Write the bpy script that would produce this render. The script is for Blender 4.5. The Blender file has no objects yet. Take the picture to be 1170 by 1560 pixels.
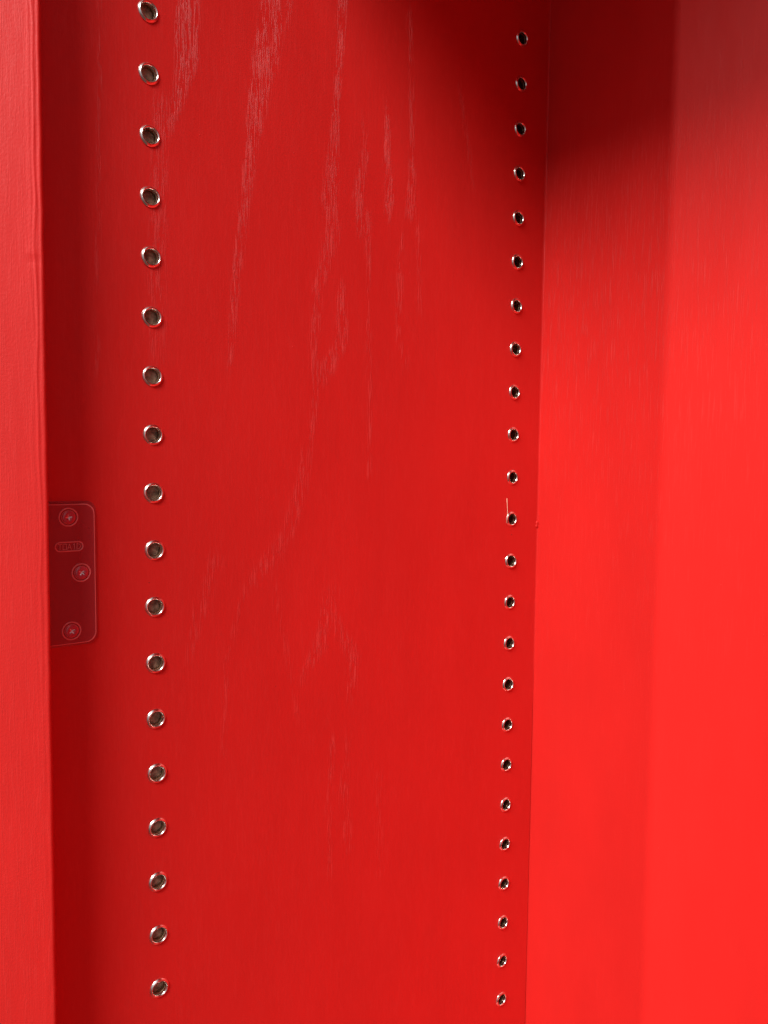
import bpy, bmesh, math, random
import numpy as np
from mathutils import Vector, Matrix
random.seed(4)
MM = 0.001
S = bpy.context.scene
C = S.collection

# ------------------------------------------------------------ camera
def basis(yaw, p, r):
    cy, sy, cp, sp = math.cos(yaw), math.sin(yaw), math.cos(p), math.sin(p)
    f = Vector((-sy*cp, cy*cp, sp)); rt = Vector((cy, sy, 0)); up = rt.cross(f)
    c, t = math.cos(r), math.sin(r)
    return c*rt + t*up, -t*rt + c*up, f
cam_d = bpy.data.cameras.new('camera'); cam = bpy.data.objects.new('camera', cam_d); C.objects.link(cam)
rt, up, fw = basis(0.9538, -0.0717, 0.0102)
M = Matrix((rt, up, -fw)).transposed().to_4x4()
M.translation = Vector((337.81, -115.19, -186.11)) * MM
cam.matrix_world = M
cam_d.sensor_fit = 'HORIZONTAL'; cam_d.sensor_width = 36; cam_d.lens = 36*1184.84/1170
cam_d.clip_start = .01; cam_d.clip_end = 50
S.camera = cam

# ------------------------------------------------------------ world and lamps
S.world = bpy.data.worlds.new("World"); S.world.use_nodes = True
bg = S.world.node_tree.nodes['Background']
bg.inputs[1].default_value = 0.50
wt = S.world.node_tree; g_ = wt.nodes.new('ShaderNodeTexCoord'); sx_ = wt.nodes.new('ShaderNodeSeparateXYZ')
mr = wt.nodes.new('ShaderNodeMapRange'); mr.inputs[1].default_value = -.35; mr.inputs[2].default_value = .25
mc = wt.nodes.new('ShaderNodeMix'); mc.data_type = 'RGBA'
mc.inputs[6].default_value = (.17, .12, .10, 1); mc.inputs[7].default_value = (.80, .90, 1.0, 1)   # dim floor below, pale room above
wt.links.new(g_.outputs['Generated'], sx_.inputs[0]); wt.links.new(sx_.outputs[2], mr.inputs[0])
wt.links.new(mr.outputs[0], mc.inputs[0]); wt.links.new(mc.outputs[2], bg.inputs[0])
def area(name, direction, dist, sx, sy, power, col, target=(40, 150, -120), shape='RECTANGLE'):
    l = bpy.data.lights.new(name, 'AREA'); l.shape = shape; l.size = sx; l.size_y = sy
    l.energy = power; l.color = col
    o = bpy.data.objects.new(name, l); C.objects.link(o)
    d = Vector(direction).normalized(); t = Vector(target)*MM
    o.location = t + d*dist
    z = d; x = Vector((0, 0, 1)).cross(z).normalized(); y = z.cross(x)
    m = Matrix((x, y, z)).transposed().to_4x4(); m.translation = o.location
    o.matrix_world = m
    return o
# the window in front of and above the cupboard, slightly to the right
area('window_light', (.405, -.915, .90), 6.0, 3.7, 1.4, 615, (1.0, .96, .93), shape='ELLIPSE')
# a narrow lamp to the left, low enough to pass under the cupboard's top
area('lamp_light', (-.229, -.973, .82), 6.0, .10, 4.3, 185, (1.0, .93, .88), target=(19.6, -49, -100))
S.view_settings.view_transform = 'Standard'; S.view_settings.look = 'None'
S.view_settings.exposure = 0.0; S.view_settings.gamma = 1.0

# ------------------------------------------------------------ helpers
def link(o, parent=None):
    C.objects.link(o)
    if parent: o.parent = parent
    return o
def mesh_obj(name, verts, faces, mat, parent=None, smooth=False, mats=None, fm=None):
    me = bpy.data.meshes.new(name)
    me.from_pydata([tuple(c*MM for c in v) for v in verts], [], faces)
    for m in (mats or [mat]): me.materials.append(m)
    if fm:
        for p, i in zip(me.polygons, fm): p.material_index = i
    bm = bmesh.new(); bm.from_mesh(me); bmesh.ops.recalc_face_normals(bm, faces=bm.faces); bm.to_mesh(me); bm.free()
    if smooth: me.shade_smooth()
    return link(bpy.data.objects.new(name, me), parent)
def box(x0, x1, y0, y1, z0, z1, bevel=0, seg=2):
    bm = bmesh.new(); bmesh.ops.create_cube(bm, size=1)
    for v in bm.verts:
        v.co = Vector((x0 if v.co.x < 0 else x1, y0 if v.co.y < 0 else y1, z0 if v.co.z < 0 else z1))
    if bevel: bmesh.ops.bevel(bm, geom=list(bm.edges), offset=bevel, segments=seg, profile=.5, affect='EDGES')
    return bm
def bm_obj(name, bm, mat, parent=None, smooth=False, fm=None):
    for v in bm.verts: v.co *= MM
    me = bpy.data.meshes.new(name); bmesh.ops.recalc_face_normals(bm, faces=bm.faces); bm.to_mesh(me); bm.free()
    for m in (mat if isinstance(mat, list) else [mat]): me.materials.append(m)
    if smooth: me.shade_smooth()
    return link(bpy.data.objects.new(name, me), parent)

# ------------------------------------------------------------ materials
def nodes(name):
    m = bpy.data.materials.new(name); m.use_nodes = True
    nt = m.node_tree; b = nt.nodes['Principled BSDF']
    return m, nt, b
def paint(name, base, gran=True, pore_amt=1.0, rough=.42, bump=1.0, tone=1.0, thr=.495, spec=.38, pore_light=.38, long=1.0):
    """red satin paint brushed and rolled over open-grained plywood: pores, brush drag and roller stipple"""
    m, nt, b = nodes(name); N = nt.nodes; L = nt.links
    def nd(t, **k):
        n = N.new(t)
        for a, v in k.items(): setattr(n, a, v)
        return n
    def mth(op, a, c=None, clamp=False):
        n = nd('ShaderNodeMath', operation=op); n.use_clamp = clamp
        for i, v in enumerate((a, c)):
            if v is None: continue
            if isinstance(v, (int, float)): n.inputs[i].default_value = v
            else: L.new(v, n.inputs[i])
        return n.outputs[0]
    tc = nd('ShaderNodeTexCoord'); sp = nd('ShaderNodeSeparateXYZ'); L.new(tc.outputs['Object'], sp.inputs[0])
    across = mth('ADD', sp.outputs[0], sp.outputs[1]); z = sp.outputs[2]
    def noise(su, sz, detail=2, rough_=.5, off=0.0, dist=0):
        cb = nd('ShaderNodeCombineXYZ'); L.new(mth('MULTIPLY', across, su), cb.inputs[0]); L.new(mth('MULTIPLY', z, sz), cb.inputs[1])
        cb.inputs[2].default_value = off
        n = nd('ShaderNodeTexNoise'); n.inputs['Scale'].default_value = 1; n.inputs['Detail'].default_value = detail
        n.inputs['Roughness'].default_value = rough_; n.inputs['Distortion'].default_value = dist
        L.new(cb.outputs[0], n.inputs['Vector']); return n.outputs['Fac']
    def ramp(v, a, c):
        n = nd('ShaderNodeMapRange'); n.inputs[1].default_value = a; n.inputs[2].default_value = c; n.interpolation_type = 'SMOOTHSTEP'
        L.new(v, n.inputs[0]); return n.outputs[0]
    stip = noise(900, 900, 3, .6, 3.0)               # roller stipple
    wave = noise(55, 14, 2, .5, 7.0)                 # slow unevenness
    drag = noise(420, 9, 3, .6, 11.0)                # brush drag
    blot = noise(22, 10, 3, .55, 5.0)
    if gran:
        at = nd('ShaderNodeAttribute', attribute_name='grain')
        p1 = noise(1950, 95/long, 3, .65, 1.0); p2 = noise(800, 55/long, 2, .55, 2.0)
        pore = ramp(mth('ADD', mth('MULTIPLY', p1, .68), mth('MULTIPLY', p2, .32)), thr, thr+.085)
        patch = ramp(noise(160, 30, 2, .5, 9.0), .25, .5)
        pr = mth('MULTIPLY', mth('MULTIPLY', pore, patch), mth('MULTIPLY', at.outputs['Fac'], pore_amt))
    else:
        pr = mth('MULTIPLY', ramp(noise(1100, 60, 3, .6, 1.0), .60, .72), .25*pore_amt)
    # the colour: pores are tinted paler, imitating the light their relief catches
    mx = nd('ShaderNodeMix', data_type='RGBA'); L.new(mth('MULTIPLY', pr, pore_light, True), mx.inputs[0])
    mx.inputs[6].default_value = (*base, 1); mx.inputs[7].default_value = (min(base[0]*1.35, .9), .115, .10, 1)
    hs = nd('ShaderNodeHueSaturation'); L.new(mx.outputs[2], hs.inputs['Color'])
    L.new(mth('ADD', mth('ADD', mth('MULTIPLY', blot, .22), .86*tone), mth('MULTIPLY', stip, .06)), hs.inputs['Value'])
    L.new(hs.outputs[0], b.inputs['Base Color'])
    rg = mth('ADD', mth('MULTIPLY', wave, .16), rough - .08); rg = mth('ADD', rg, mth('MULTIPLY', pr, .1))
    L.new(rg, b.inputs['Roughness']); b.inputs['Specular IOR Level'].default_value = spec
    def bmp(h, dist_mm, strength, prev=None):
        n = nd('ShaderNodeBump'); n.inputs['Distance'].default_value = dist_mm*MM; n.inputs['Strength'].default_value = strength
        L.new(h, n.inputs['Height'])
        if prev is not None: L.new(prev, n.inputs['Normal'])
        return n.outputs[0]
    n1 = bmp(stip, .07*bump, .7); n1 = bmp(wave, .5*bump, .5, n1); n1 = bmp(drag, .05*bump, .6, n1)
    n1 = bmp(pr, .15*bump, .8, n1)
    L.new(n1, b.inputs['Normal'])
    return m
RED = (.63, .0195, .0160)
M_side = paint('red_paint_side', RED, True, 1.0)
M_back = paint('red_paint_back', RED, True, .9, thr=.535, pore_light=.28, long=1.6, spec=.2)
M_door = paint('red_paint_door', RED, True, .4, rough=.5, bump=1.5, spec=.3)
M_plain = paint('red_paint_plain', RED, False, .6)
M_leaf = paint('red_paint_on_steel', (.36, .030, .034), False, .0, rough=.30, bump=.7, spec=.9)

def metal(name, col, rough, extra=0.0):
    m, nt, b = nodes(name); N = nt.nodes; L = nt.links
    b.inputs['Metallic'].default_value = 1
    tc = N.new('ShaderNodeTexCoord'); n = N.new('ShaderNodeTexNoise'); n.inputs['Scale'].default_value = 700; n.inputs['Detail'].default_value = 4
    L.new(tc.outputs['Object'], n.inputs['Vector'])
    r = N.new('ShaderNodeMapRange'); r.inputs[3].default_value = rough*.9; r.inputs[4].default_value = rough*1.15 + extra
    L.new(n.outputs['Fac'], r.inputs[0]); L.new(r.outputs[0], b.inputs['Roughness'])
    c = N.new('ShaderNodeMix'); c.data_type = 'RGBA'; c.inputs[6].default_value = (*[v*.8 for v in col], 1); c.inputs[7].default_value = (*col, 1)
    L.new(n.outputs['Fac'], c.inputs[0]); L.new(c.outputs[2], b.inputs['Base Color'])
    return m
M_nickel = metal('polished_nickel', (1.0, .94, .85), .23)
M_sleeve = metal('dull_sleeve_metal', (.48, .34, .22), .40)
M_screw = metal('screw_steel', (.92, .88, .86), .40)
m, nt, b = nodes('raw_bore_wood'); M_bore = m
tc = nt.nodes.new('ShaderNodeTexCoord'); n = nt.nodes.new('ShaderNodeTexNoise'); n.inputs['Scale'].default_value = 420; n.inputs['Detail'].default_value = 2
oi = nt.nodes.new('ShaderNodeObjectInfo'); ad = nt.nodes.new('ShaderNodeVectorMath'); nt.links.new(tc.outputs['Object'], ad.inputs[0]); nt.links.new(oi.outputs['Random'], ad.inputs[1])
nt.links.new(ad.outputs[0], n.inputs['Vector'])
cr = nt.nodes.new('ShaderNodeValToRGB'); cr.color_ramp.elements[0].position = .35; cr.color_ramp.elements[0].color = (.17, .10, .065, 1)
cr.color_ramp.elements[1].position = .7; cr.color_ramp.elements[1].color = (.46, .32, .23, 1)
nt.links.new(n.outputs['Fac'], cr.inputs[0]); nt.links.new(cr.outputs[0], b.inputs['Base Color']); b.inputs['Roughness'].default_value = .8
m, nt, b = nodes('pale_bristle'); M_bristle = m
b.inputs['Base Color'].default_value = (.85, .62, .42, 1); b.inputs['Roughness'].default_value = .35

# ------------------------------------------------------------ the cupboard
cab = bpy.data.objects.new('cupboard', None); C.objects.link(cab); cab.location = (0, 0, -.78)
cab['label'] = 'red painted wooden cupboard seen inside, two rows of metal shelf-pin eyelets down its side panel'
cab['category'] = 'cupboard'
ROOT = cab
def fix(o):                     # children are modelled in world millimetres; the root stands at the cupboard's foot
    o.matrix_parent_inverse = Matrix.Translation((0, 0, .78)); return o

PIT = 25.4; D2 = 219.26; Z2 = 56.02; DB = 241.67
ZT, ZB = 197.0, -780.0
front = [(0.0, -PIT*i) for i in range(-7, 31)]
back = [(D2, Z2 - PIT*i) for i in range(0, 33)]
front = [h for h in front if ZB + 10 < h[1] < ZT - 8]; back = [h for h in back if ZB + 10 < h[1] < ZT - 8]

GR = [(0.9, [(17.1, 12.9, 6.0), (16.8, -14.5, 6.0), (9.8, -43.9, 2.1)]), (0.9, [(61.6, 27.9, 9.0), (52.5, -12.9, 6.8), (47.1, -46.5, 3.7), (39.7, -103.9, 2.6), (36.2, -146.0, 1.6)]), (0.8, [(96.8, 39.8, 3.4), (94.8, 2.0, 2.7), (93.1, -26.5, 3.8), (89.5, -58.8, 5.3), (91.6, -77.5, 5.4), (83.0, -104.2, 3.4), (81.6, -126.7, 3.0), (81.8, -168.6, 2.3)]), (1.0, [(96.7, -102.4, 2.3), (97.7, -128.4, 4.7), (89.3, -142.2, 5.4), (85.5, -148.9, 3.1)]), (0.95, [(110.1, -12.2, 1.6), (110.0, -35.4, 3.2), (106.2, -55.5, 3.6), (108.3, -73.0, 2.8)]), (0.95, [(123.9, -7.0, 1.7), (124.2, -28.9, 2.9), (126.2, -51.6, 3.8), (124.6, -63.6, 2.5)]), (0.8, [(137.4, 53.4, 2.1), (139.5, 1.3, 2.2), (140.7, -21.8, 2.6), (139.6, -59.2, 3.9)]), (0.8, [(112.7, -64.1, 2.0), (113.5, -103.6, 1.6), (114.6, -167.4, 1.7), (114.5, -194.8, 1.3)]), (0.9, [(134.5, -71.9, 1.3), (133.1, -94.3, 3.0), (132.3, -123.5, 1.7), (138.6, -136.8, 1.8)]), (0.6, [(144.9, -61.7, 1.8), (147.0, -106.3, 2.3)]), (0.5, [(79.9, -168.6, 3.0), (75.2, -197.9, 4.5), (67.1, -223.7, 4.4), (52.9, -242.1, 7.1), (44.5, -250.9, 2.1)]), (0.35, [(43.2, -250.8, 1.7), (34.0, -284.5, 2.0), (32.1, -328.6, 1.7)]), (0.4, [(29.3, -234.1, 4.6), (21.1, -257.9, 5.1), (15.6, -278.7, 1.9)]), (0.75, [(91.9, -257.0, 5.6), (86.2, -281.9, 5.5), (75.5, -297.3, 3.0)]), (0.75, [(95.2, -272.8, 4.0), (105.5, -291.5, 5.4), (104.8, -312.6, 3.3)]), (0.6, [(93.2, -335.0, 2.4), (91.0, -369.7, 2.0), (92.0, -405.7, 1.6)]), (0.55, [(102.6, -336.9, 1.7), (99.9, -364.9, 3.7), (103.9, -394.8, 3.4)]), (0.6, [(-20.0, 0.5, 0.8), (-21.7, -80.5, 0.8), (-23.6, -150.4, 1.3)]), (0.5, [(5.0, -34.2, 3.5), (2.8, -103.5, 4.7), (2.3, -148.5, 4.1)]), (0.55, [(172.2, 16.9, 2.4), (184.0, -33.1, 2.5)]), (0.3, [(121.9, -359.3, 3.5), (124.7, -415.9, 3.6)]), (0.3, [(59.9, -252.4, 1.8), (72.9, -317.2, 1.9)])]
def grain_side(P):
    y, z = P[:, 0], P[:, 1]; g = np.full(len(P), .10)
    for s, pl in GR:
        if pl[0][1] < -160: s = min(1, s*1.5)
        for (y0, z0, w0), (y1, z1, w1) in zip(pl, pl[1:]):
            t = np.clip((z - z0)/(z1 - z0), 0, 1); cy = y0 + (y1-y0)*t; w = w0 + (w1-w0)*t
            dz = np.where((z > z0), z - z0, np.where(z < z1, z1 - z, 0))
            e = np.clip(1.25 - (np.abs(y - cy)/w)**2, 0, 1)*np.clip(1 - dz/5, 0, 1)
            g = np.maximum(g, s*e)
    return g
def set_grain(o, vals):
    a = o.data.attributes.new('grain', 'FLOAT', 'POINT'); a.data.foreach_set('value', np.asarray(vals, dtype=np.float32))

# side panel: a face drilled for the eyelets, with edges of its own
def drilled_panel():
    hc = 6.0; R = 3.9; DEEP = 11.5; yF = -46.0; yE = DB - .5
    def lines(a, b, step, fixed):
        pts = sorted(set([a, b] + fixed)); out = []
        for p, q in zip(pts, pts[1:]):
            n = max(1, int(round((q-p)/step))); out += [p + (q-p)*i/n for i in range(n)]
        return out + [b]
    fy = [h-hc for h in (0, D2)] + [h+hc for h in (0, D2)]
    V = []; F = []; G = {}
    def vid(x, y, z):
        k = (round(x, 3), round(y, 3), round(z, 3))
        if k not in G: G[k] = len(V); V.append((x, y, z))
        return G[k]
    # vertical strips: front, hole strip, middle, hole strip, back
    strips = [(yF, -hc, None), (-hc, hc, front), (hc, D2-hc, None), (D2-hc, D2+hc, back), (D2+hc, yE, None)]
    for a, b_, holes in strips:
        if holes is None:
            ys = lines(a, b_, 1.3, []); zs = lines(ZB, ZT, 4, [])
            for i in range(len(ys)-1):
                for j in range(len(zs)-1):
                    F.append([vid(0, ys[i], zs[j]), vid(0, ys[i+1], zs[j]), vid(0, ys[i+1], zs[j+1]), vid(0, ys[i], zs[j+1])])
        else:
            zc = sorted(h[1] for h in holes); cy = holes[0][0]
            cur = ZB
            for c in zc + [None]:
                end = ZT if c is None else c - hc
                ys = lines(a, b_, 1.3, []); zs = lines(cur, end, 4, [])
                for i in range(len(ys)-1):
                    for j in range(len(zs)-1):
                        F.append([vid(0, ys[i], zs[j]), vid(0, ys[i+1], zs[j]), vid(0, ys[i+1], zs[j+1]), vid(0, ys[i], zs[j+1])])
                if c is None: break
                n = 32; ring = [(cy + R*math.cos(2*math.pi*k/n + math.pi/4), c + R*math.sin(2*math.pi*k/n + math.pi/4)) for k in range(n)]
                # square perimeter points, one per ring point
                sq = []
                for k in range(n):
                    s, t = divmod(k, n//4); f = -1 + 2*t/(n//4)
                    sq.append([(cy - hc*f, c + hc), (cy - hc, c - hc*f), (cy + hc*f, c - hc), (cy + hc, c + hc*f)][s])
                for k in range(n):
                    q = (k+1) % n
                    F.append([vid(0, *sq[k]), vid(0, *sq[q]), vid(0, *ring[q]), vid(0, *ring[k])])
                    F.append([vid(0, *ring[k]), vid(0, *ring[q]), vid(-DEEP, *ring[q]), vid(-DEEP, *ring[k])])
                F.append([vid(-DEEP, *r) for r in ring])
                cur = c + hc
    X = -19
    F.append([vid(X, yF, ZB), vid(X, yE, ZB), vid(X, yE, ZT), vid(X, yF, ZT)])
    F.append([vid(0, yF, ZB), vid(X, yF, ZB), vid(X, yF, ZT), vid(0, yF, ZT)])
    F.append([vid(0, yE, ZB), vid(X, yE, ZB), vid(X, yE, ZT), vid(0, yE, ZT)])
    F.append([vid(0, yF, ZT), vid(X, yF, ZT), vid(X, yE, ZT), vid(0, yE, ZT)])
    F.append([vid(0, yF, ZB), vid(X, yF, ZB), vid(X, yE, ZB), vid(0, yE, ZB)])
    o = fix(mesh_obj('side_panel', V, F, M_side, ROOT))
    P = np.array(V)[:, 1:]; set_grain(o, grain_side(P))
    return o
side = drilled_panel()

# back panel: a fine sheet with a thickness, its grain kept strongest in the upper half, partly real, partly imitating grazing light
def sheet(name, x0, x1, y, z0, z1, th, stepx, stepz, mat):
    nx = int((x1-x0)/stepx); nz = int((z1-z0)/stepz); V = []; F = []
    for j in range(nz+1):
        for i in range(nx+1): V.append((x0+(x1-x0)*i/nx, y, z0+(z1-z0)*j/nz))
    idx = lambda i, j: j*(nx+1)+i
    for j in range(nz):
        for i in range(nx): F.append([idx(i, j), idx(i+1, j), idx(i+1, j+1), idx(i, j+1)])
    n = len(V); V += [(x0, y+th, z0), (x1, y+th, z0), (x1, y+th, z1), (x0, y+th, z1)]
    F += [[n, n+1, n+2, n+3], [idx(0, 0), idx(nx, 0), n+1, n], [idx(0, nz), idx(nx, nz), n+2, n+3], [idx(0, 0), idx(0, nz), n+3, n], [idx(nx, 0), idx(nx, nz), n+2, n+1]]
    return fix(mesh_obj(name, V, F, mat, ROOT)), np.array(V)
bp, V = sheet('back_panel', -19.0, 355, DB, ZB, ZT, 9, 5, 5, M_back)
z = V[:, 2]; x = V[:, 0]
g = .10 + .75*np.exp(-((z + 95)/80)**2) + .12*np.exp(-((z + 240)/80)**2)
g *= np.where(x > 90, .65, 1.0)
set_grain(bp, g)

# top of the cupboard, a step of its own moulding at the front: it throws the shade over the back
fix(bm_obj('side_panel', box(336, 355, -46, DB - .5, ZB, ZT, 1), M_plain, ROOT))
fix(bm_obj('bottom_panel', box(-19, 355, -46, DB + 9, ZB - 18, ZB - .3, 1), M_plain, ROOT))
fix(bm_obj('top_panel', box(-19, 355, -46, DB + 9, ZT + .3, ZT + 18, 1), M_plain, ROOT))

# ---- the opened door on the left: its inner face, worn arris with brush ridges
ANG = math.radians(18); A0 = Vector((19.6, -49.0))
din = Vector((-math.sin(ANG), -math.cos(ANG))); nrm = Vector((math.cos(ANG), -math.sin(ANG)))
def build_door():
    TH = 17.5; rr = 1.1
    rng = np.random.RandomState(2)
    zs = np.arange(ZB, ZT - 1, 1.5)
    def wander(step, amp):
        k = rng.randn(int(len(zs)*1.5/step) + 4)*amp; xs = np.arange(len(zs))*1.5/step
        return np.interp(xs, np.arange(len(k)), k)
    w1 = wander(9, .10) + wander(3, .04); w2 = wander(16, .35); w3 = wander(30, .5); w4 = wander(12, .3)
    # profile across the door from the outer arris over the hinge edge, round the inner arris, out along the inner face
    prof = []                                  # (kind, s, h): point = A0 + din*s + nrm*h
    prof += [(rr+4.5, -TH), (4.2, -TH+.6)]
    prof += [(.25*(h-rr), -h) for h in (12, 6, 3, rr)]
    for k in range(1, 6):
        a = k*math.pi/2/5; prof.append((rr - rr*math.cos(a), -rr + rr*math.sin(a)))
    ss = list(np.arange(rr + .35, 24, .35)) + list(np.arange(24, 60, 4)) + [90, 150, 250, 400]
    prof += [(s, 0) for s in ss]
    ne = 11
    V = []; F = []; n = len(prof)
    for j, z in enumerate(zs):
        fade = .15 + .85*np.clip((z + 330)/200, 0, 1)
        for i, (s, h) in enumerate(prof):
            dh = 0; ds = 0
            if 3 <= i <= ne + 2: ds = w1[j]*.5; dh = w1[j]*.35
            if i >= ne and s < 24:
                r1 = 3.0 + w2[j]; r2 = 1.9 + w4[j]*.6; r3 = 4.6 + w3[j]
                dh += fade*(.15*math.exp(-((s-r1)/.38)**2) - .11*math.exp(-((s-r2)/.5)**2) + .06*math.exp(-((s-r3)/.5)**2))
                if s < 6: dh += .10*math.exp(-((z + 111.5)/1.0)**2) - .16*math.exp(-((z + 114.3)/1.0)**2)
            p = A0 + din*(s + ds) + nrm*(h + dh)
            V.append((p.x, p.y + .1 + 1.75*(z + 410)/390, z))
    for j in range(len(zs)-1):
        for i in range(n-1): F.append([j*n+i, j*n+i+1, (j+1)*n+i+1, (j+1)*n+i])
    # outer face and ends
    m = len(V); o1 = A0 + din*400 - nrm*TH
    V += [(o1.x, o1.y, zs[0]), (o1.x, o1.y, zs[-1])]
    J = len(zs)-1
    F += [[0, J*n, m+1, m], [n-1, J*n+n-1, m+1, m], list(range(n)) + [m], [J*n+i for i in range(n)] + [m+1]]
    o = fix(mesh_obj('door', V, F, M_door, ROOT, smooth=True))
    o.data.set_sharp_from_angle(angle=math.radians(50))
    set_grain(o, np.full(len(V), .35))
    return o
door = build_door()

M_leaf2 = paint('red_paint_on_screws', (.50, .06, .085), False, .0, rough=.26, bump=.5, spec=.9)
M_letter = paint('painted_letter_highlight', (.85, .33, .30), False, .0, rough=.3, bump=.5, spec=.8)  # paler colour stands in for light on the raised letters
M_edge_light = paint('painted_edge_highlight', (.72, .20, .19), False, .0, rough=.3, bump=.5, spec=.8)  # pale colour imitates light caught by leaf, screw and badge edges
# ---- hinge leaf on the side panel, painted over
def build_leaf():
    y0, y1, z0, z1, th, rc = -46.5, -25.6, -266.0, -206.9, 1.5, 4.2
    pts = [(y0, z0)]
    for k in range(9):
        a = -math.pi/2 + k*math.pi/16; pts.append((y1-rc+rc*math.cos(a), z0+rc+rc*math.sin(a)))
    for k in range(9):
        a = k*math.pi/16; pts.append((y1-rc+rc*math.cos(a), z1-rc+rc*math.sin(a)))
    pts.append((y0, z1))
    cy, cz = (y0+y1)/2, (z0+z1)/2
    V = []; rings = [(-.3, 0), (.5, -.12), (th-.4, 0), (th-.1, .18), (th, .5)]
    # paint bead spreads at the foot of the leaf
    for x, ins in [(.05, -.9), (.35, -.35), (.7, -.02), (th-.35, .02), (th-.08, .22), (th, .6)]:
        for (y, z) in pts:
            dy, dz = cy-y, cz-z
            fy = 0 if y == y0 else ins*abs(dy)/(abs(dy)+1e-6)*(1 if dy > 0 else -1)
            # inset by scaling about the centre
            sy = 1 - 2*ins/(y1-y0); sz = 1 - 2*ins/(z1-z0)
            V.append((x, y0 + (y-y0)*(1 - ins/(y1-y0)), cz + (z-cz)*sz))
    n = len(pts); F = []
    for r in range(5):
        for i in range(n): q = (i+1) % n; F.append([r*n+i, r*n+q, (r+1)*n+q, (r+1)*n+i])
    fm = [1 if n*4 <= i else 0 for i in range(len(F))]; F.append([5*n+i for i in range(n)]); fm.append(0)
    return fix(mesh_obj('hinge_leaf', V, F, None, ROOT, mats=[M_leaf, M_edge_light], fm=fm))
leaf = build_leaf(); leaf['label'] = 'painted-over hinge leaf with rounded corners and three screws'
bpy.context.view_layer.update()
def under(o, parent):          # a sub-part modelled in world millimetres under a part that has no transform of its own
    o.parent = parent; return o

def lathe(profile, n=40, ax='x'):
    V = []; F = []
    for (r, h) in profile:
        for k in range(n):
            a = 2*math.pi*k/n; V.append((h, r*math.cos(a), r*math.sin(a)))
    for i in range(len(profile)-1):
        for k in range(n):
            q = (k+1) % n; F.append([i*n+k, i*n+q, (i+1)*n+q, (i+1)*n+k])
    return V, F, n
def build_screw(y, z, rot, open_recess):
    # raised countersink ring, shadow gap, domed head with a cross recess
    prof = [(4.0, -.05), (3.8, .22), (3.6, .26), (3.35, .1), (3.25, -.5), (2.9, -.5), (2.85, .1), (2.65, .45), (2.25, .66), (1.75, .78)]
    V, F, n = lathe(prof, 32); fm = [2 if 32*0 <= i < 32*3 or 32*6 <= i < 32*7 else 0 for i in range(len(F))]
    base = (len(prof)-1)*n
    # recess: a four-cornered star
    star = []
    for k in range(n):
        a = 2*math.pi*k/n; c = abs(math.cos(2*(a-rot)))
        rr = .55 + .75*c**4; star.append((rr*math.cos(a), rr*math.sin(a)))
    s0 = len(V); V += [(.74, a, b_) for a, b_ in star]
    s1 = len(V); V += [(.30, a*.6, b_*.6) for a, b_ in star]; c0 = len(V); V.append((.15, 0, 0))
    for k in range(n):
        q = (k+1) % n
        F.append([base+k, base+q, s0+q, s0+k]); fm.append(0)
        F.append([s0+k, s0+q, s1+q, s1+k]); fm.append(1)
        F.append([s1+k, s1+q, c0]); fm.append(1)
    o = mesh_obj('screw', V, F, None, None, smooth=True, mats=[M_leaf2, M_screw, M_edge_light], fm=fm)
    o.location = (1.5*MM, y*MM, z*MM)
    o.parent = leaf
    return o
build_screw(-36.3, -212.6, .2, True); build_screw(-31.6, -236.0, .9, True); build_screw(-35.9, -260.2, .6, True)

# ---- stamped badge on the leaf: raised rim, raised letters
def build_badge():
    cy, cz, hw, hh = -36.2, -224.8, 3.6, 1.95
    def stad(r, off=0):
        return [(cy + (hw if math.cos(a) > 0 else -hw) + r*math.cos(a), cz + r*math.sin(a)) for a in [math.pi*2*(k+.5)/32 for k in range(32)]]
    V = []; F = []
    for r, x in [(hh+.25, 1.45), (hh+.05, 1.85), (hh-.15, 1.87), (hh-.4, 1.53)]: V += [(x, y, z) for y, z in stad(r)]
    for i in range(3):
        for k in range(32): q = (k+1) % 32; F.append([i*32+k, i*32+q, (i+1)*32+q, (i+1)*32+k])
    b_ = mesh_obj('badge', V, F, M_edge_light, None, smooth=True); b_.parent = leaf
    # strokes in a 4 x 6 cell per letter
    L = {'T': [(0, 6, 4, 6), (2, 6, 2, 0)], 'O': [(0, 0, 0, 6), (0, 6, 4, 6), (4, 6, 4, 0), (4, 0, 0, 0)],
         'A': [(0, 0, 2, 6), (2, 6, 4, 0), (1, 2, 3, 2)], 'I': [(1.2, 5, 2.4, 6), (2.4, 6, 2.4, 0)],
         'D': [(0, 0, 0, 6), (0, 6, 3, 5.4), (3, 5.4, 4, 3), (4, 3, 3, .6), (3, .6, 0, 0)]}
    V = []; F = []; sc = .36; w = .24
    word = 'TOAID'
    for i, ch in enumerate(word):
        oy = cy - 4.35 + i*1.85; oz = cz - 1.08
        for (a, b2, c, d) in L[ch]:
            p = Vector((oy + a*sc, oz + b2*sc)); q = Vector((oy + c*sc, oz + d*sc)); t = (q-p).normalized(); s = Vector((-t.y, t.x))*w/2*1.1
            p = p - t*w/2; q = q + t*w/2; k = len(V); h = 1.92 + .003*(len(V) % 5)
            for e in (p+s, p-s, q-s, q+s): V.append((1.45, e.x, e.y))
            m_ = (p+q)/2
            for e in (p+s*.4, p-s*.4, q-s*.4, q+s*.4): V.append((h, e.x, e.y))
            F += [[k+4, k+5, k+6, k+7], [k, k+1, k+5, k+4], [k+1, k+2, k+6, k+5], [k+2, k+3, k+7, k+6], [k+3, k, k+4, k+7]]
    t = mesh_obj('stamped_lettering', V, F, M_letter, None); t.parent = leaf
build_badge()
V, F, n = lathe([(.01, -29.5), (3, -29.5), (3, 29.5), (.01, 29.5)], 20)
V = [(y-4.6, z_-50, x) for x, y, z_ in V]; V = [(a, b_, c-236.4) for a, b_, c in V]
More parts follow.
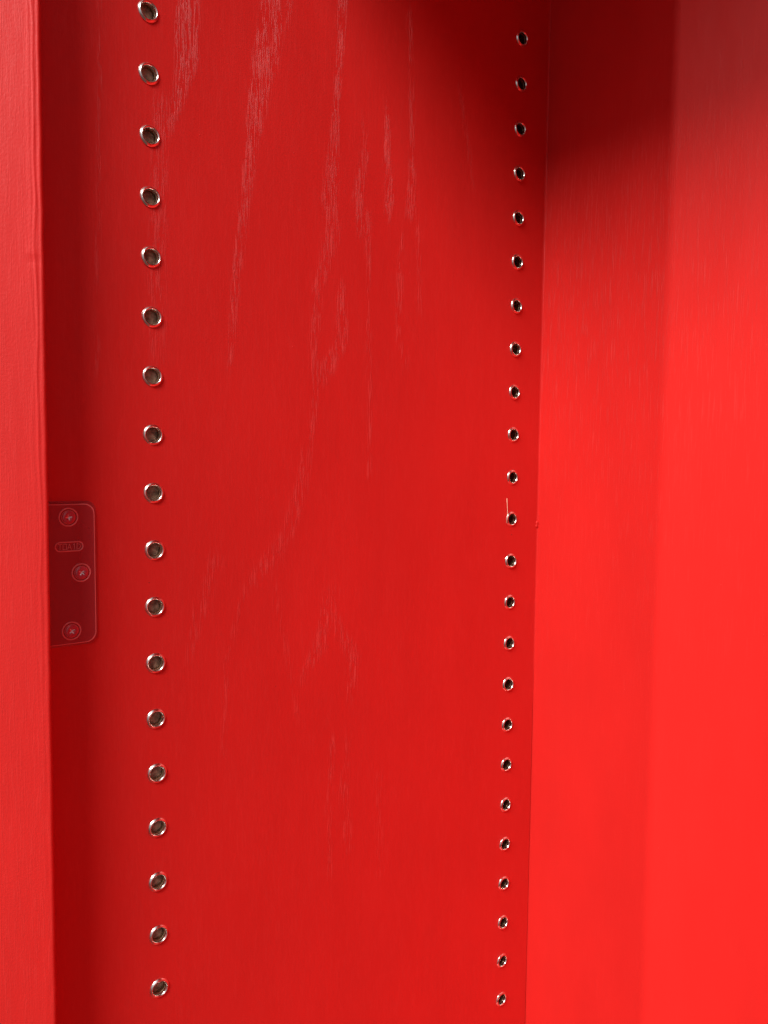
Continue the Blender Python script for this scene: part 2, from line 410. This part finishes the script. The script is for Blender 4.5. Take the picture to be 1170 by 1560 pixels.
fix(mesh_obj('hinge_knuckle', V, F, M_leaf, ROOT))

# ---- eyelets
prof = [(4.0, -.4), (4.55, -.02), (4.62, .1), (4.54, .24), (4.2, .6), (3.92, .86), (3.76, .95), (3.60, .9), (3.38, .68), (3.18, .38), (3.12, .1), (3.1, -.6), (3.1, -1.4)]
V, F, n = lathe(prof, 48)
ey0 = fix(mesh_obj('eyelet', V, F, M_nickel, ROOT, smooth=True))
def sleeve(depth):
    V, F, n = lathe([(3.3, -1.0), (3.02, -1.0), (3.0, -1.4), (3.0, -depth)], 32)
    fm = [0]*len(F); base = 3*n; V.append((-depth + .3, 0, 0)); c0 = len(V)-1
    for k in range(n): F.append([base+k, base+(k+1) % n, c0]); fm.append(1)
    return mesh_obj('sleeve', V, F, None, None, mats=[M_sleeve, M_bore], fm=fm)
sl0 = sleeve(2.9); sl0.parent = ey0
deep = sleeve(9); deep_me = deep.data; bpy.data.objects.remove(deep)
first = True
for row in (front, back):
    for (y, z) in row:
        if first: e, s = ey0, sl0; first = False
        else:
            e = ey0.copy(); s = sl0.copy(); C.objects.link(e); C.objects.link(s); s.parent = e
        if row is back: s.data = deep_me
        e.location = ((random.uniform(-.12, .05))*MM, (y + random.uniform(-.12, .12))*MM, (z + random.uniform(-.12, .12))*MM)
        e.rotation_euler = (random.uniform(0, 6.28), math.radians(random.uniform(-3, 3)), math.radians(random.uniform(-3, 3)))
        s.rotation_euler = (random.uniform(0, 6.28), 0, 0)

# ---- paint built up along the corner joint; it stops short low down, where a dark gap shows
rng = np.random.RandomState(8); zs = np.arange(-345, ZT, 2.0)
wa = np.interp(zs, np.linspace(-345, ZT, 90), np.clip(.55 + rng.randn(90)*.10, .35, .9))*np.clip((zs + 345)/70, .05, 1)
V = []; F = []
for z, w in zip(zs, wa):
    V += [(.0, DB - w*1.15 - .3, z), (.03, DB - w*.9 - .3, z), (w*.22, DB - w*.35 - .15, z), (w*.8, DB - .04, z), (w, DB + .02, z), (-.4, DB + .1, z)]
for j in range(len(zs)-1):
    for i in range(6): q = (i+1) % 6; F.append([j*6+i, j*6+q, j*6+6+q, j*6+6+i])
fix(mesh_obj('paint_bead', V, F, M_plain, ROOT, smooth=True))

# ---- a lump of dried paint in the corner
bm = bmesh.new(); bmesh.ops.create_icosphere(bm, subdivisions=3, radius=1)
for v in bm.verts:
    k = 1 + .25*math.sin(5*v.co.z + 2*v.co.y) ; v.co = Vector((v.co.x*.8*k + .1, v.co.y*1.3*k + DB - .5, v.co.z*2.4 - 227.5 + v.co.x*.6))
fix(bm_obj('paint_lump', bm, M_plain, ROOT, smooth=True))

# ---- dust nibs caught in the paint, a few dark pinholes
def nibs(name, pts, mat):
    bm = bmesh.new()
    for (p, axis, rad, el) in pts:
        m_ = Matrix.Translation(Vector(p)) @ Matrix.Diagonal((rad*(.5 if axis == 'x' else 1), rad*(.5 if axis == 'y' else 1), rad*el, 1))
        bmesh.ops.create_icosphere(bm, subdivisions=1, radius=1, matrix=m_)
    o = fix(bm_obj(name, bm, mat, ROOT, smooth=True)); o['kind'] = 'stuff'
rr_ = random.Random(5); P = []
for _ in range(46): P.append(((0, rr_.uniform(-20, 236), rr_.uniform(-430, 30)), 'x', rr_.uniform(.08, .22), rr_.uniform(.8, 2.2)))
for _ in range(26): P.append(((rr_.uniform(4, 150), DB, rr_.uniform(-470, 60)), 'y', rr_.uniform(.08, .22), rr_.uniform(.8, 2.5)))
nibs('dust_nibs', P, M_plain)
M_dirt, nt, b = nodes('dark_speck'); b.inputs['Base Color'].default_value = (.10, .008, .008, 1); b.inputs['Roughness'].default_value = .7
nibs('dark_specks', [((0, 222.0, -220.0), 'x', .4, .35), ((0, 219.5, -232.8), 'x', .3, .9), ((0, -2.5, -243), 'x', .2, 1), ((0, 60, -300), 'x', .18, 1.5), ((0, 150, -180), 'x', .15, 1)], M_dirt)

# ---- loose bristle
path = [(.95, 213.9, -210.6), (1.1, 214.1, -214), (1.25, 214.35, -218), (1.35, 214.2, -221.5), (1.15, 213.7, -225.5)]
V = []; F = []; n = 8
for (x, y, z) in path:
    for k in range(n): a = 2*math.pi*k/n; V.append((x + .14*math.cos(a), y + .14*math.sin(a), z))
for i in range(len(path)-1):
    for k in range(n): q = (k+1) % n; F.append([i*n+k, i*n+q, (i+1)*n+q, (i+1)*n+k])
F += [list(range(n)), [len(V)-n+k for k in range(n)]]
br = mesh_obj('bristle', V, F, M_bristle, None, smooth=True)
br['label'] = 'short pale bristle sticking up from the rim of a back-row eyelet'; br['category'] = 'bristle'
